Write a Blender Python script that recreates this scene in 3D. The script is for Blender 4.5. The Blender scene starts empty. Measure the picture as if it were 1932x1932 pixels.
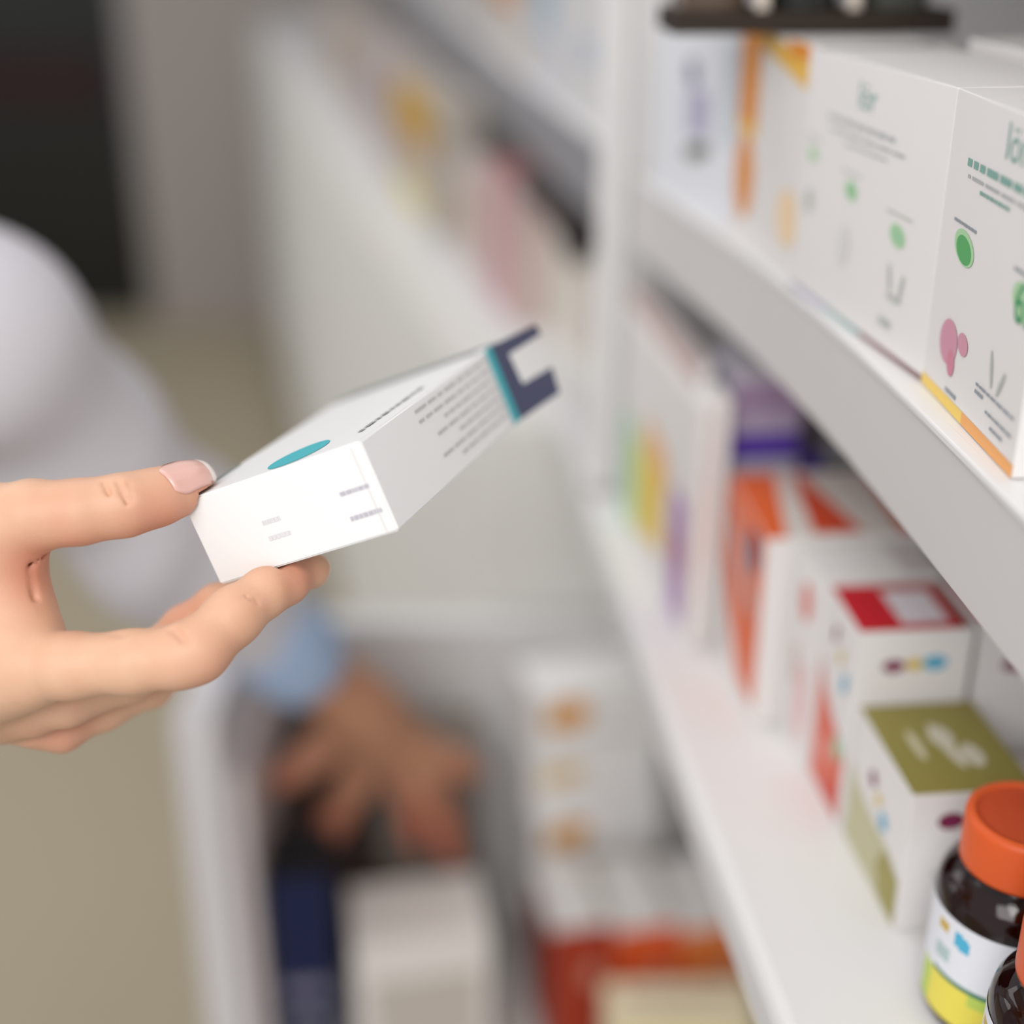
import bpy, bmesh, math, random
import numpy as np
from mathutils import Vector, Matrix
random.seed(4)
C = bpy.context.scene.collection
# ---------------------------------------------------------------- camera geometry
F = 2600.0
TH = math.atan(1166 / F)
CT, ST = math.cos(TH), math.sin(TH)
HC = 1.52                                   # camera height over the floor

def ray(px, py):
    x = (px - 966) / F; u = (966 - py) / F
    return np.array([x, CT + u * ST, u * CT - ST])
def onz(px, py, z):
    r = ray(px, py); return r * (z / r[2])
def dep(px, py, d):
    return ray(px, py) * d
def V(p):                                    # point relative to the lens -> world
    return Vector((p[0], p[1], p[2] + HC))

# ---------------------------------------------------------------- materials
def lin(h):
    c = [int(h[i:i + 2], 16) / 255 for i in (0, 2, 4)]
    return [x / 12.92 if x <= .04045 else ((x + .055) / 1.055) ** 2.4 for x in c]
_m = {}
def mat(name, h, rough=.5, var=.03, scale=20, metal=0, trans=0, sss=0, coat=0, spec=.4, bump=0, bscale=300, ior=1.45):
    if name in _m: return _m[name]
    m = bpy.data.materials.new(name); m.use_nodes = True
    nt = m.node_tree; b = nt.nodes['Principled BSDF']
    c = lin(h)
    tc = nt.nodes.new('ShaderNodeTexCoord'); n = nt.nodes.new('ShaderNodeTexNoise')
    n.inputs['Scale'].default_value = scale; n.inputs['Detail'].default_value = 3
    nt.links.new(tc.outputs['Object'], n.inputs['Vector'])
    mx = nt.nodes.new('ShaderNodeMix'); mx.data_type = 'RGBA'
    mx.inputs[6].default_value = [x * (1 - var) for x in c] + [1]
    mx.inputs[7].default_value = [min(1, x * (1 + var)) for x in c] + [1]
    nt.links.new(n.outputs['Fac'], mx.inputs[0]); nt.links.new(mx.outputs[2], b.inputs['Base Color'])
    b.inputs['Roughness'].default_value = rough; b.inputs['Metallic'].default_value = metal
    b.inputs['Transmission Weight'].default_value = trans
    b.inputs['Specular IOR Level'].default_value = spec; b.inputs['IOR'].default_value = ior
    if coat: b.inputs['Coat Weight'].default_value = coat; b.inputs['Coat Roughness'].default_value = .08
    if sss:
        b.inputs['Subsurface Weight'].default_value = sss
        b.inputs['Subsurface Radius'].default_value = (1, .35, .2); b.inputs['Subsurface Scale'].default_value = .004
    if bump:
        n2 = nt.nodes.new('ShaderNodeTexNoise'); n2.inputs['Scale'].default_value = bscale
        nt.links.new(tc.outputs['Object'], n2.inputs['Vector'])
        bp = nt.nodes.new('ShaderNodeBump'); bp.inputs['Strength'].default_value = bump; bp.inputs['Distance'].default_value = .001
        nt.links.new(n2.outputs['Fac'], bp.inputs['Height']); nt.links.new(bp.outputs[0], b.inputs['Normal'])
    _m[name] = m; return m
def col(h, rough=.45):
    return mat('ink_' + h, h, rough, .02)
WHITE = mat('white_lacquer', 'E0DEDC', .38, .015, 3)
SHADE = mat('grey_lacquer', 'CFCBC9', .45, .015, 3)
CARD = mat('white_card', 'E2DEDB', .5, .012, 30)
CARDW = mat('bright_card', 'EFEEEC', .42, .01, 30)

# ---------------------------------------------------------------- object helpers
def tag(o, label=None, cat=None, group=None, kind=None):
    if label: o['label'] = label
    if cat: o['category'] = cat
    if group: o['group'] = group
    if kind: o['kind'] = kind
    return o
def empty(name, loc, label, cat, group=None, kind=None):
    o = bpy.data.objects.new(name, None); C.objects.link(o); o.location = loc; o.empty_display_size = .02
    bpy.context.view_layer.update()
    return tag(o, label, cat, group, kind)
def link(name, me, parent=None, mx=None):
    o = bpy.data.objects.new(name, me); C.objects.link(o)
    if mx is not None: o.matrix_world = mx
    if parent is not None:
        o.parent = parent; o.matrix_parent_inverse = Matrix.Translation(parent.location).inverted()
    return o
def finish(bm, name, mats, parent=None, mx=None, smooth=False, bevel=0, recalc=True):
    if recalc: bmesh.ops.recalc_face_normals(bm, faces=bm.faces)
    me = bpy.data.meshes.new(name); bm.to_mesh(me); bm.free()
    for m in (mats if isinstance(mats, (list, tuple)) else [mats]): me.materials.append(m)
    if smooth:
        for p in me.polygons: p.use_smooth = True
    o = link(name, me, parent, mx)
    if bevel:
        b = o.modifiers.new('bevel', 'BEVEL'); b.width = bevel; b.segments = 2; b.limit_method = 'ANGLE'; b.angle_limit = .6
    return o
def box_bm(x0, x1, y0, y1, z0, z1, bm=None, mi=0):
    bm = bm or bmesh.new()
    v = [bm.verts.new((x, y, z)) for z in (z0, z1) for y in (y0, y1) for x in (x0, x1)]
    for q in ((0, 2, 3, 1), (4, 5, 7, 6), (0, 1, 5, 4), (2, 6, 7, 3), (0, 4, 6, 2), (1, 3, 7, 5)):
        f = bm.faces.new([v[i] for i in q]); f.material_index = mi
    return bm
def prism(pts, z0, z1, bm=None, mi=0):                     # pts: plan outline
    bm = bm or bmesh.new()
    a = [bm.verts.new((p[0], p[1], z0)) for p in pts]; b = [bm.verts.new((p[0], p[1], z1)) for p in pts]
    n = len(pts)
    fs = [bm.faces.new(a[::-1]), bm.faces.new(b)] + [bm.faces.new((a[i], a[(i + 1) % n], b[(i + 1) % n], b[i])) for i in range(n)]
    for f in fs: f.material_index = mi
    return bm
def lathe(prof, n=64, bm=None, mi=0, c=(0, 0, 0), mis=None):
    bm = bm or bmesh.new(); rings = []
    for r, z in prof:
        if r < 1e-6: rings.append([bm.verts.new((c[0], c[1], c[2] + z))])
        else: rings.append([bm.verts.new((c[0] + r * math.cos(2 * math.pi * i / n), c[1] + r * math.sin(2 * math.pi * i / n), c[2] + z)) for i in range(n)])
    for k in range(len(rings) - 1):
        A, B = rings[k], rings[k + 1]
        for i in range(n):
            j = (i + 1) % n
            if len(A) == 1 and len(B) == 1: continue
            if len(A) == 1: f = bm.faces.new((A[0], B[i], B[j]))
            elif len(B) == 1: f = bm.faces.new((A[i], A[j], B[0]))
            else: f = bm.faces.new((A[i], A[j], B[j], B[i]))
            f.material_index = mis[k] if mis else mi
    return bm
def textfaces(s):
    cu = bpy.data.curves.new('t', 'FONT'); cu.body = s; cu.size = 1; cu.align_x = 'CENTER'; cu.align_y = 'CENTER'; cu.resolution_u = 3
    o = bpy.data.objects.new('t', cu); C.objects.link(o)
    dg = bpy.context.evaluated_depsgraph_get(); me = bpy.data.meshes.new_from_object(o.evaluated_get(dg))
    vs = [tuple(v.co) for v in me.vertices]; fs = [tuple(p.vertices) for p in me.polygons]
    bpy.data.objects.remove(o); bpy.data.curves.remove(cu); bpy.data.meshes.remove(me)
    return vs, fs

# A printed carton. Local frame: origin near-left bottom corner, +y away along the left face, +x right, +z up.
# prints: (kind, face, ...) with face 'L' (a = distance from the near edge, b = height), 'F' (a = from left), 'T' (a = x, b = y), in fractions
def add_prints(bm, mats, W, L, H, prints, off=.00012):
    def mi(m):
        if m not in mats: mats.append(m)
        return mats.index(m)
    def P(face, a, b):
        if face == 'L': return (-off, a * L, b * H)
        if face == 'F': return (a * W, -off, b * H)
        if face == 'T': return (a * W, b * L, H + off)
        if face == 'R': return (W + off, a * L, b * H)
    def dim(face): return {'L': (L, H), 'F': (W, H), 'T': (W, L), 'R': (L, H)}[face]
    def poly(face, pts, m):
        vs = [bm.verts.new(P(face, a, b)) for a, b in pts]
        f = bm.faces.new(vs); f.material_index = mi(m)
    for p in prints:
        k, face = p[0], p[1]; off += .000014
        if k == 'r':
            _, _, a0, a1, b0, b1, m = p; poly(face, [(a0, b0), (a1, b0), (a1, b1), (a0, b1)], m)
        elif k == 'p': poly(face, p[2], p[3])
        elif k == 'e':
            _, _, ca, cb, ra, rb, m = p[:7]; rot = p[7] if len(p) > 7 else 0
            dA, dB = dim(face)
            pts = []
            for i in range(24):
                t = 2 * math.pi * i / 24; x = ra * math.cos(t) * dA; y = rb * math.sin(t) * dB
                pts.append((ca + (x * math.cos(rot) - y * math.sin(rot)) / dA, cb + (x * math.sin(rot) + y * math.cos(rot)) / dB))
            poly(face, pts, m)
        elif k == 'l':                                   # a printed line of tiny words
            _, _, a0, a1, b, h, m, seed = p
            rr = random.Random(seed); a = a0
            while a < a1:
                w = (a1 - a0) * rr.uniform(.06, .2); e = min(a + w, a1)
                poly(face, [(a, b), (e, b), (e, b + h), (a, b + h)], m); a = e + (a1 - a0) * .025
        elif k == 't':                                   # lettering
            _, _, s, ca, cb, size, m, flip = p
            dA, dB = dim(face); vs, fs = textfaces(s)
            bv = [bm.verts.new(P(face, ca + flip * x * size / dA, cb + y * size / dB)) for x, y, z in vs]
            for f in fs:
                try: q = bm.faces.new([bv[i] for i in f]); q.material_index = mi(m)
                except ValueError: pass
def carton(name, label, p0, yaw, W, L, H, prints=(), base=CARD, cat='box', group=None, parts=None):
    bm = box_bm(0, W, 0, L, 0, H)
    bmesh.ops.recalc_face_normals(bm, faces=bm.faces)
    bmesh.ops.bevel(bm, geom=bm.edges[:], offset=.0004, segments=2, affect='EDGES', profile=.5)
    mats = [base]
    # closure seam of the top flap
    add_prints(bm, mats, W, L, H, prints)
    mx = Matrix.Translation(V(p0) + Vector((0, 0, .0004))) @ Matrix.Rotation(yaw, 4, 'Z')
    o = finish(bm, name, mats, mx=mx, recalc=False)
    tag(o, label, cat, group); return o
def span(pa, pb):                                       # near, far point -> yaw, length
    dx, dy = pb[0] - pa[0], pb[1] - pa[1]
    return math.atan2(-dx, dy), math.hypot(dx, dy)

# ---------------------------------------------------------------- signed distance modelling
class SDF:
    def __init__(s): s.p = []; s.cut = []
    def cone(s, a, b, ra, rb, k=.004, g=0): s.p.append((np.array(a, float), np.array(b, float), ra, rb, k, g))
    def chain(s, pts, k=.004, g=0):
        for (a, ra), (b, rb) in zip(pts, pts[1:]): s.cone(a, b, ra, rb, k, g)
    def crease(s, a, b, r, k=.0012): s.cut.append((np.array(a, float), np.array(b, float), r, k))
    @staticmethod
    def seg(P, a, b, ra, rb):
        ba = b - a; pa = P - a
        h = np.clip((pa @ ba) / (ba @ ba + 1e-12), 0, 1)
        return np.linalg.norm(pa - h[..., None] * ba, axis=-1) - (ra + (rb - ra) * h)
    def __call__(s, P):
        groups = {}
        for a, b, ra, rb, k, g in s.p:
            d = s.seg(P, a, b, ra, rb)
            if g not in groups: groups[g] = d
            else:
                e = groups[g]; h = np.maximum(k - np.abs(e - d), 0) / k
                groups[g] = np.minimum(e, d) - h * h * k * .25
        out = None
        for g, d in groups.items():
            if out is None: out = d
            else:
                k = .0022 if s.fine else .01
                h = np.maximum(k - np.abs(out - d), 0) / k
                out = np.minimum(out, d) - h * h * k * .25
        for a, b, r, k in s.cut:
            d = -s.seg(P, a, b, r, r)
            h = np.maximum(k - np.abs(out - d), 0) / k
            out = np.maximum(out, d) + h * h * k * .25
        if s.carve is not None: out = np.maximum(out, -s.carve(P))
        return out
    fine = True; carve = None
    def mesh(s, vox, pad=.004, disp=None):
        lo = np.min([np.minimum(a - ra, b - rb) for a, b, ra, rb, k, g in s.p], axis=0) - pad
        hi = np.max([np.maximum(a + ra, b + rb) for a, b, ra, rb, k, g in s.p], axis=0) + pad
        n = np.ceil((hi - lo) / vox).astype(int) + 1
        ax = [lo[i] + vox * np.arange(n[i]) for i in range(3)]
        D = np.empty(n, np.float32)
        YZ = np.stack(np.meshgrid(ax[1], ax[2], indexing='ij'), -1)
        for i in range(n[0]):
            P = np.empty(YZ.shape[:2] + (3,)); P[..., 0] = ax[0][i]; P[..., 1:] = YZ
            D[i] = s(P) if disp is None else s(P) + disp(P)
        return surface_nets(D, lo, vox)
def surface_nets(D, lo, vox):
    ins = D < 0; nx, ny, nz = D.shape
    acc = np.zeros((nx - 1, ny - 1, nz - 1, 3), np.float32); cnt = np.zeros((nx - 1, ny - 1, nz - 1), np.float32)
    def sl(o): return tuple(slice(o[i], o[i] + (nx, ny, nz)[i] - 1) for i in range(3))
    for axis in range(3):
        for o1 in (0, 1):
            for o2 in (0, 1):
                o = [0, 0, 0]; others = [i for i in range(3) if i != axis]; o[others[0]] = o1; o[others[1]] = o2
                q = list(o); q[axis] = 1
                a, b = D[sl(o)], D[sl(q)]; c = (a < 0) != (b < 0)
                t = np.where(c, a / np.where(c, a - b, 1), 0)
                for i in range(3):
                    acc[..., i] += np.where(c, (t if i == axis else o[i]), 0)
                cnt += c
    m = cnt > 0; idx = -np.ones(m.shape, np.int64); idx[m] = np.arange(m.sum())
    co = np.argwhere(m) + acc[m] / cnt[m][:, None]
    verts = lo + co * vox
    faces = []
    for axis in range(3):
        u, v = [(1, 2), (2, 0), (0, 1)][axis]
        a = D[tuple(slice(0, -1) if i == axis else slice(1, -1) for i in range(3))]
        b = D[tuple(slice(1, None) if i == axis else slice(1, -1) for i in range(3))]
        cr = (a < 0) != (b < 0); pos = np.argwhere(cr); inside = (a < 0)[cr]
        base = pos.copy()
        for i in range(3):
            if i != axis: base[:, i] += 1
        def g(du, dv):
            q = base.copy(); q[:, u] -= du; q[:, v] -= dv; return idx[q[:, 0], q[:, 1], q[:, 2]]
        quad = np.stack([g(1, 1), g(0, 1), g(0, 0), g(1, 0)], 1)
        quad[~inside] = quad[~inside][:, ::-1]
        faces.append(quad)
    return verts, np.concatenate(faces)
def to_mesh(name, vf_list, mats, colour=None, xf=V):
    allv, allf, off = [], [], 0
    for v, f in vf_list:
        allv.append(v); allf.append(f + off); off += len(v)
    v = np.concatenate(allv); f = np.concatenate(allf)
    me = bpy.data.meshes.new(name)
    w = v + np.array([0, 0, HC])
    me.from_pydata(w.tolist(), [], f.tolist()); me.update()
    for m in mats: me.materials.append(m)
    for p in me.polygons: p.use_smooth = True
    if colour is not None:
        at = me.color_attributes.new('tint', 'FLOAT_COLOR', 'POINT')
        c = colour(v); at.data.foreach_set('color', np.concatenate([c, np.ones((len(v), 1))], 1).astype(np.float32).ravel())
    return me

# ================================================================= THE ROOM
floor = finish(box_bm(-4, 3, -1.2, 7.5, -.05, 0), 'floor', mat('floor_vinyl', 'B0A48C', .55, .03, 2, bump=.05))
tag(floor, 'beige smooth floor below the shelves', 'floor', kind='structure')
wf = finish(box_bm(-1.40, .9, 5.25, 5.35, 0, 2.6), 'wall_far', mat('wall_paint_warm_grey', 'ADA49E', .7, .02, 2))
tag(wf, 'warm grey far wall beside the dark doorway', 'wall', kind='structure')
wr = finish(box_bm(1.55, 1.65, -1.2, 5.25, 0, 2.6), 'wall_right', mat('wall_paint_grey', 'C2C1C2', .7, .02, 2))
tag(wr, 'pale grey wall behind the shelves', 'wall', kind='structure')
bm = box_bm(-4, -1.42, 5.28, 5.35, 0, 2.6, mi=0)
box_bm(-4, -1.50, 5.262, 5.28, .80, .99, bm, 1)
d1 = finish(bm, 'door_1', [mat('dark_door_glass', '23231F', .25, .05, 2), mat('dark_red_band', '2A0D0A', .4)])
tag(d1, 'dark glazed doorway with a dark red band across it', 'doorway', kind='structure')

# ================================================================= SHELVING
ZS, ZD = -.16, -.38                                          # upper shelf top, lower deck top
def spl(P, n=6):
    out = []
    Q = [tuple(2 * a - b for a, b in zip(P[0], P[1]))] + list(P) + [tuple(2 * a - b for a, b in zip(P[-1], P[-2]))]
    for i in range(1, len(Q) - 2):
        for k in range(n):
            t = k / n
            out.append(tuple(.5 * (2 * Q[i][j] + (Q[i + 1][j] - Q[i - 1][j]) * t + (2 * Q[i - 1][j] - 5 * Q[i][j] + 4 * Q[i + 1][j] - Q[i + 2][j]) * t * t + (3 * Q[i][j] - Q[i - 1][j] - 3 * Q[i + 1][j] + Q[i + 2][j]) * t ** 3) for j in (0, 1)))
    return out + [P[-1]]
edge_s = spl([(.153, .18), (.1455, .356), (.1235, .6035), (.0750, .880)])
edge_d = spl([(.1165, .20), (.0985, .386), (.0785, .5713), (.0500, .880)])
un = empty('near_shelf_unit', V((.3, .5, -1.52)), 'white shelving bay nearest the camera holding the printed cartons', 'shelf unit')
def plate(name, edge, z0, z1, parent, m=WHITE, depth=.5, bev=.002, back=.06, back0=0):
    pts = list(edge) + [(.612, edge[-1][1] + back), (.612, edge[0][1] + back0)]
    return finish(prism(pts, z0, z1, ), name, m, parent, Matrix.Translation((0, 0, HC)), bevel=bev)
def inset(e, d): return [(x + d, y) for x, y in e]
plate('upper_shelf', inset(edge_s, .0025), ZS - .022, ZS, un)
# front fascia strip of the shelf: a grey price rail
def rail(name, e, z0, z1, t, parent, m):
    n = len(e); pts = e + [(x + t, y) for x, y in e[::-1]]
    return finish(prism(pts, z0, z1), name, m, parent, Matrix.Translation((0, 0, HC)), bevel=.0008)
rail('price_rail', edge_s, ZS - .046, ZS - .003, .012, un, mat('rail_grey', 'CFCBC9', .42, .02, 4))
rail('rail_lip', [(x - .0012, y) for x, y in edge_s], ZS - .0031, ZS + .0001, .006, un, WHITE)
plate('lower_shelf', inset(edge_d, 0), ZD - .03, ZD, un, bev=.006)
finish(box_bm(.0555, .0735, .886, .902, ZD, .5), 'front_post', WHITE, un, Matrix.Translation((0, 0, HC)), bevel=.003)
finish(prism([(.0740, .888), (.0740, .902), (.612, .966), (.612, .952)], ZD, .5), 'side_panel', WHITE, un, Matrix.Translation((0, 0, HC)))
finish(prism([(.613, .18), (.633, .18), (.633, .966), (.613, .966)], -1.5, .5), 'back_panel', mat('back_panel_grey', 'EFEFF1', .5, .02, 2), un, Matrix.Translation((0, 0, HC)))
finish(prism([(.26, .18), (.612, .18), (.612, .79), (.24, .79)], -1.5, ZD - .03), 'base_cabinet', WHITE, un, Matrix.Translation((0, 0, HC)))

plate('top_shelf', inset(edge_s, .0025), .06, .08, un)
uf = empty('far_shelf_unit', V((.2, 2.2, -1.52)), 'white shelving bay set at an angle behind the white upright post', 'shelf unit')
ed2 = [(.0500, .912), (.0440, 1.016), (-.014, 1.29), (-.157, 1.87), (-.36, 2.80), (-.84, 5.0)]
es2 = [(.0640, .912), (.0600, .985), (.0330, 1.17), (-.0080, 1.46), (-.108, 2.20), (-.50, 5.0)]
plate('lower_shelf', ed2, ZD - .03, ZD, uf, bev=.006, back=0, back0=.066)
plate('upper_shelf', inset(es2, .003), ZS - .02, ZS, uf, back=0, back0=.066)
plate('top_shelf', inset(es2, .02), .2, .22, uf, back=0, back0=.066)
rail('price_rail', es2, ZS - .055, ZS - .002, .015, uf, mat('rail_shaded_grey', '8E8C90', .5, .02, 4))  # far rail darker than the near one: lip shade put into its grey
fr = [(x - .045, y) for x, y in ed2[1:]]; fr[0] = (-.03, 1.10)
finish(prism(fr + [(1.2, 5.0), (.62, 1.10)], -1.42, ZD - .03), 'base_cabinet', mat('cabinet_grey_white', 'E2DFD9', .5, .02, 2), uf, Matrix.Translation((0, 0, HC)), bevel=.003)
finish(prism([(x + .03, y) for x, y in fr] + [(1.2, 4.98), (.62, 1.10)], -1.52, -1.42), 'plinth', mat('plinth_dark', '6A645A', .6), uf, Matrix.Translation((0, 0, HC)))
finish(prism([(.613, .982), (.633, .982), (.633, 5.0), (.613, 5.0)], ZD, .5), 'back_panel', mat('back_panel_beige', 'B9B2A8', .5, .02, 2), uf, Matrix.Translation((0, 0, HC)))

# ================================================================= UPPER NEAR SHELF CARTONS
GT = col('7FA79C'); GG = col('57A663'); GL = col('A9CFA2'); GD = col('2F8C58'); GY = col('AEB0AE'); PK = col('CF94A6'); GR = col('B9BCB6')
YE = col('EBC862'); OR = col('E8A560'); PU = col('9C97AE'); BR = col('8A6B6B'); TE = col('8FAAA8'); BLK = col('8D949C')
def green_prints(s=1.0, base=()):
    P = [('t', 'L', 'lör', .66, .875, .0155, GT, -1),
         ('l', 'L', .12, .92, .775, .028, GT, 3), ('l', 'L', .18, .90, .735, .012, GY, 5), ('l', 'L', .36, .70, .70, .012, GT, 7),
         ('l', 'L', .74, .95, .595, .008, GY, 9), ('e', 'L', .82, .535, .075, .05, GL, .25), ('e', 'L', .82, .525, .055, .038, GG, .25),
         ('l', 'L', .38, .60, .555, .010, GY, 11), ('e', 'L', .47, .495, .085, .05, GL, .2), ('t', 'L', '6', .47, .49, .0105, GD, -1),
         ('l', 'L', .08, .28, .50, .009, GY, 13), ('e', 'L', .16, .44, .08, .045, GG, .2)]
    return P
def fl(P):                                             # L face text reads from the far edge towards the near one: mirror a
    return P
b2n = onz(1990, 1010, ZS); 
near = np.array([.1375, .3560, ZS]); far = np.array([.1388, .4440, ZS])
pn, pf = onz(1738, 722, ZS), onz(1489, 538, ZS)
y2, L2 = span((pn[0] + .0025, pn[1] - .090), (pn[0], pn[1]))
g2 = [('r', 'L', .0, .52, .0, .042, OR), ('r', 'L', .52, 1, .0, .042, YE),
      ('t', 'L', 'lör', .36, .905, .016, GT, -1), ('l', 'L', .05, .80, .785, .024, GT, 3), ('l', 'L', .05, .78, .75, .011, GY, 5), ('l', 'L', .35, .64, .72, .012, GT, 7),
      ('l', 'L', .62, .86, .60, .010, BLK, 9), ('e', 'L', .72, .535, .11, .052, GL, .2), ('e', 'L', .72, .528, .085, .042, GG, .2),
      ('l', 'L', .02, .24, .575, .010, BLK, 11), ('e', 'L', .10, .50, .12, .055, GL, .2), ('t', 'L', '6.', .12, .49, .018, GD, -1),
      ('e', 'L', .75, .215, .085, .085, PK, 1.5), ('e', 'L', .60, .245, .055, .035, PK, .2), ('e', 'L', .70, .155, .05, .035, col('CE8494'), 1.2),
      ('l', 'L', .60, .72, .055, .014, BLK, 15), ('e', 'L', .30, .25, .012, .06, GR, -.3), ('e', 'L', .20, .23, .012, .05, GR, .5),
      ('l', 'L', .05, .42, .165, .009, BLK, 21), ('l', 'L', .34, .42, .14, .012, BLK, 22), ('l', 'L', .05, .3, .11, .009, BLK, 23), ('l', 'L', .12, .24, .075, .010, BLK, 24)]
YAW2, W2, H2 = y2, .052, .1015
o = carton('medicine_box', 'white carton with green leaf marks and yellow to orange base stripe at the right edge', (pn[0] + .0025, pn[1] - .090, ZS), y2, W2, L2, H2, g2, CARD)
y1, L1 = span(pn, pf)
g1 = [('r', 'L', .0, .42, .0, .022, BR), ('r', 'L', .42, .7, .0, .022, TE), ('r', 'L', .7, 1, .0, .022, PU),
      ('t', 'L', 'lör', .53, .875, .015, GT, -1), ('l', 'L', .32, .80, .755, .018, GY, 3), ('l', 'L', .25, .78, .715, .012, GY, 5), ('l', 'L', .36, .66, .68, .010, GY, 7),
      ('l', 'L', .52, .66, .58, .008, GR, 9), ('e', 'L', .58, .52, .045, .036, GL, .2), ('e', 'L', .58, .52, .03, .025, col('86BF8F'), .2),
      ('l', 'L', .16, .33, .515, .008, GR, 11), ('e', 'L', .24, .445, .05, .04, GL, .2), ('e', 'L', .24, .445, .035, .026, col('9CC5A0'), .2),
      ('e', 'L', .90, .59, .035, .03, GL, .2), ('l', 'L', .85, .97, .65, .008, GR, 12),
      ('e', 'L', .26, .285, .010, .055, GR, -.25), ('e', 'L', .18, .27, .010, .055, GR, .25), ('e', 'L', .22, .22, .05, .012, GR, 0), ('e', 'L', .60, .3, .04, .08, col('D8D5D2'), .1),
      ('e', 'L', .90, .40, .03, .05, GR, .1), ('l', 'L', .22, .3, .1, .03, GR, 14)]
carton('medicine_box', 'white carton with faint green leaf marks and violet grey base stripe, beside the orange-banded box', pn + np.array([0, .0005, 0]), y1, .055, L1 - .002, H2, g1, CARD)
# second row behind
s1 = np.array([math.cos(y1), math.sin(y1), 0]); f1 = np.array([-math.sin(y1), math.cos(y1), 0])
s2 = np.array([math.cos(y2), math.sin(y2), 0])
carton('medicine_box', 'plain white carton in the second row behind the box with the violet grey stripe', pn + s1 * .062 + f1 * .012, y1, .055, L1 - .03, H2 + .004, [('r', 'T', .02, .06, .02, .98, GY)], CARD)
carton('medicine_box', 'plain white carton in the second row at the far right of the upper shelf', np.array([pn[0] + .0025, pn[1] - .090, ZS]) + s2 * .060, y2, .052, L2 - .004, H2 + .004, [('r', 'T', .02, .06, .02, .98, GY)], CARD)
# orange banded white box
pa, pb = onz(1500, 548, ZS), onz(1372, 432, ZS)
ya, La = span(pa, pb)
OA, OB, OC = col('DE8C2E'), col('E9B84E'), col('F0D3AC')
carton('medicine_box', 'white carton with an orange band down its far edge and yellow top stripe', pa + np.array([.002, .002, 0]), ya, .055, La - .003, .1015,
       [('r', 'L', .72, 1, .56, 1, OA), ('r', 'L', .72, 1, .50, .56, OB), ('e', 'L', .86, .30, .14, .21, OA), ('p', 'L', [(0, .80), (.72, .93), (.72, 1), (0, .93)], OB), ('r', 'L', 0, .35, .93, 1, OA),
        ('e', 'L', .22, .25, .13, .13, OC), ('r', 'T', 0, .25, .5, 1, col('D98E3A')), ('r', 'F', 0, 1, .9, 1, OA)], CARD)
pc = onz(1225, 345, ZS); pb2 = pb + (pc - pb) * .03
yb, Lb = span(pb2, pc)
carton('medicine_box', 'white carton with a small violet figure and dark mark, next to the upright post', pb2 + np.array([.002, 0, 0]), yb, .055, Lb, .1005,
       [('e', 'L', .52, .70, .07, .07, col('6F6A8C'), .3), ('r', 'L', .30, .56, .38, .62, col('B3AEC6')), ('e', 'L', .42, .30, .15, .05, col('6E7268'), -.2), ('r', 'L', .02, .12, .4, .9, col('C3CBD2'))], mat('cool_card', 'DDDEE2', .5))
# dark tray of jars resting on the boxes
tr = empty('jar_tray', V((.125, .662, -.0575)), 'dark brown tray of little jars resting on top of the upper shelf boxes', 'tray')
T0 = Matrix.Translation(V((.072, .650, -.0575))) @ Matrix.Rotation(.06, 4, 'Z')
DK = mat('dark_brown_card', '2C2118', .5, .1)
bm = box_bm(0, .128, 0, .045, 0, .003); box_bm(0, .128, 0, .0015, .003, .010, bm); box_bm(0, .128, .0435, .045, .003, .010, bm)
box_bm(0, .0015, .0015, .0435, .003, .010, bm); box_bm(.1265, .128, .0015, .0435, .003, .010, bm)
finish(bm, 'tray', DK, tr, T0)
for i, (x, hx) in enumerate([(.020, '5A4A3C'), (.062, '1A1C16'), (.104, '3B3C34')]):
    j = lathe([(0, 0), (.0165, 0), (.0175, .002), (.0175, .026), (.014, .030), (.014, .031), (.0155, .031), (.0155, .040), (0, .040)], 32)
    jo = finish(j, 'dark_jar', mat('jar_' + hx, hx, .2, .05, coat=.5), mx=T0 @ Matrix.Translation((x, .0225, .0031)), smooth=False)
    tag(jo, ['brown glossy jar at the left end of the dark tray', 'black glossy jar in the middle of the dark tray', 'grey black jar at the right end of the dark tray'][i], 'jar', 'jars on the dark tray')
for i, x in enumerate((.041, .083)):
    j = lathe([(0, 0), (.003, 0), (.0034, .001), (.0034, .018), (.0028, .022), (.006, .026), (.0062, .032), (.004, .036), (0, .037)], 24)
    jo = finish(j, 'cream_dropper', mat('cream_plastic', 'D9CCBE', .4), mx=T0 @ Matrix.Translation((x, .006, .0031)), smooth=True)
    tag(jo, ['cream round-topped dropper between the brown and the black jar', 'cream round-topped dropper between the black and the grey jar'][i], 'dropper', 'droppers on the dark tray')

# ================================================================= LOWER NEAR SHELF
def top_carton(name, label, zt, npx, fpx, W, prints, zb=ZD, base=CARD, shrink=.0015, **k):
    a, b = onz(*npx, zt), onz(*fpx, zt); y, L = span(a, b); a = a.copy(); a[2] = zb
    return carton(name, label, a, y, W, L - shrink, zt - zb, prints, base, **k), a, y, L
OL, OLL = col('8E8442'), col('A69A55')
MR, YW, CY = col('7B2048'), col('D3B43A'), col('4FA6C6')
logoL = lambda a, b, s=1: [('e', 'L', a + .17, b + .06, .06, .045, MR, .3), ('e', 'L', a, b, .05, .04, YW, .3), ('e', 'L', a - .15, b - .06, .07, .05, CY, .3)]
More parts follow.
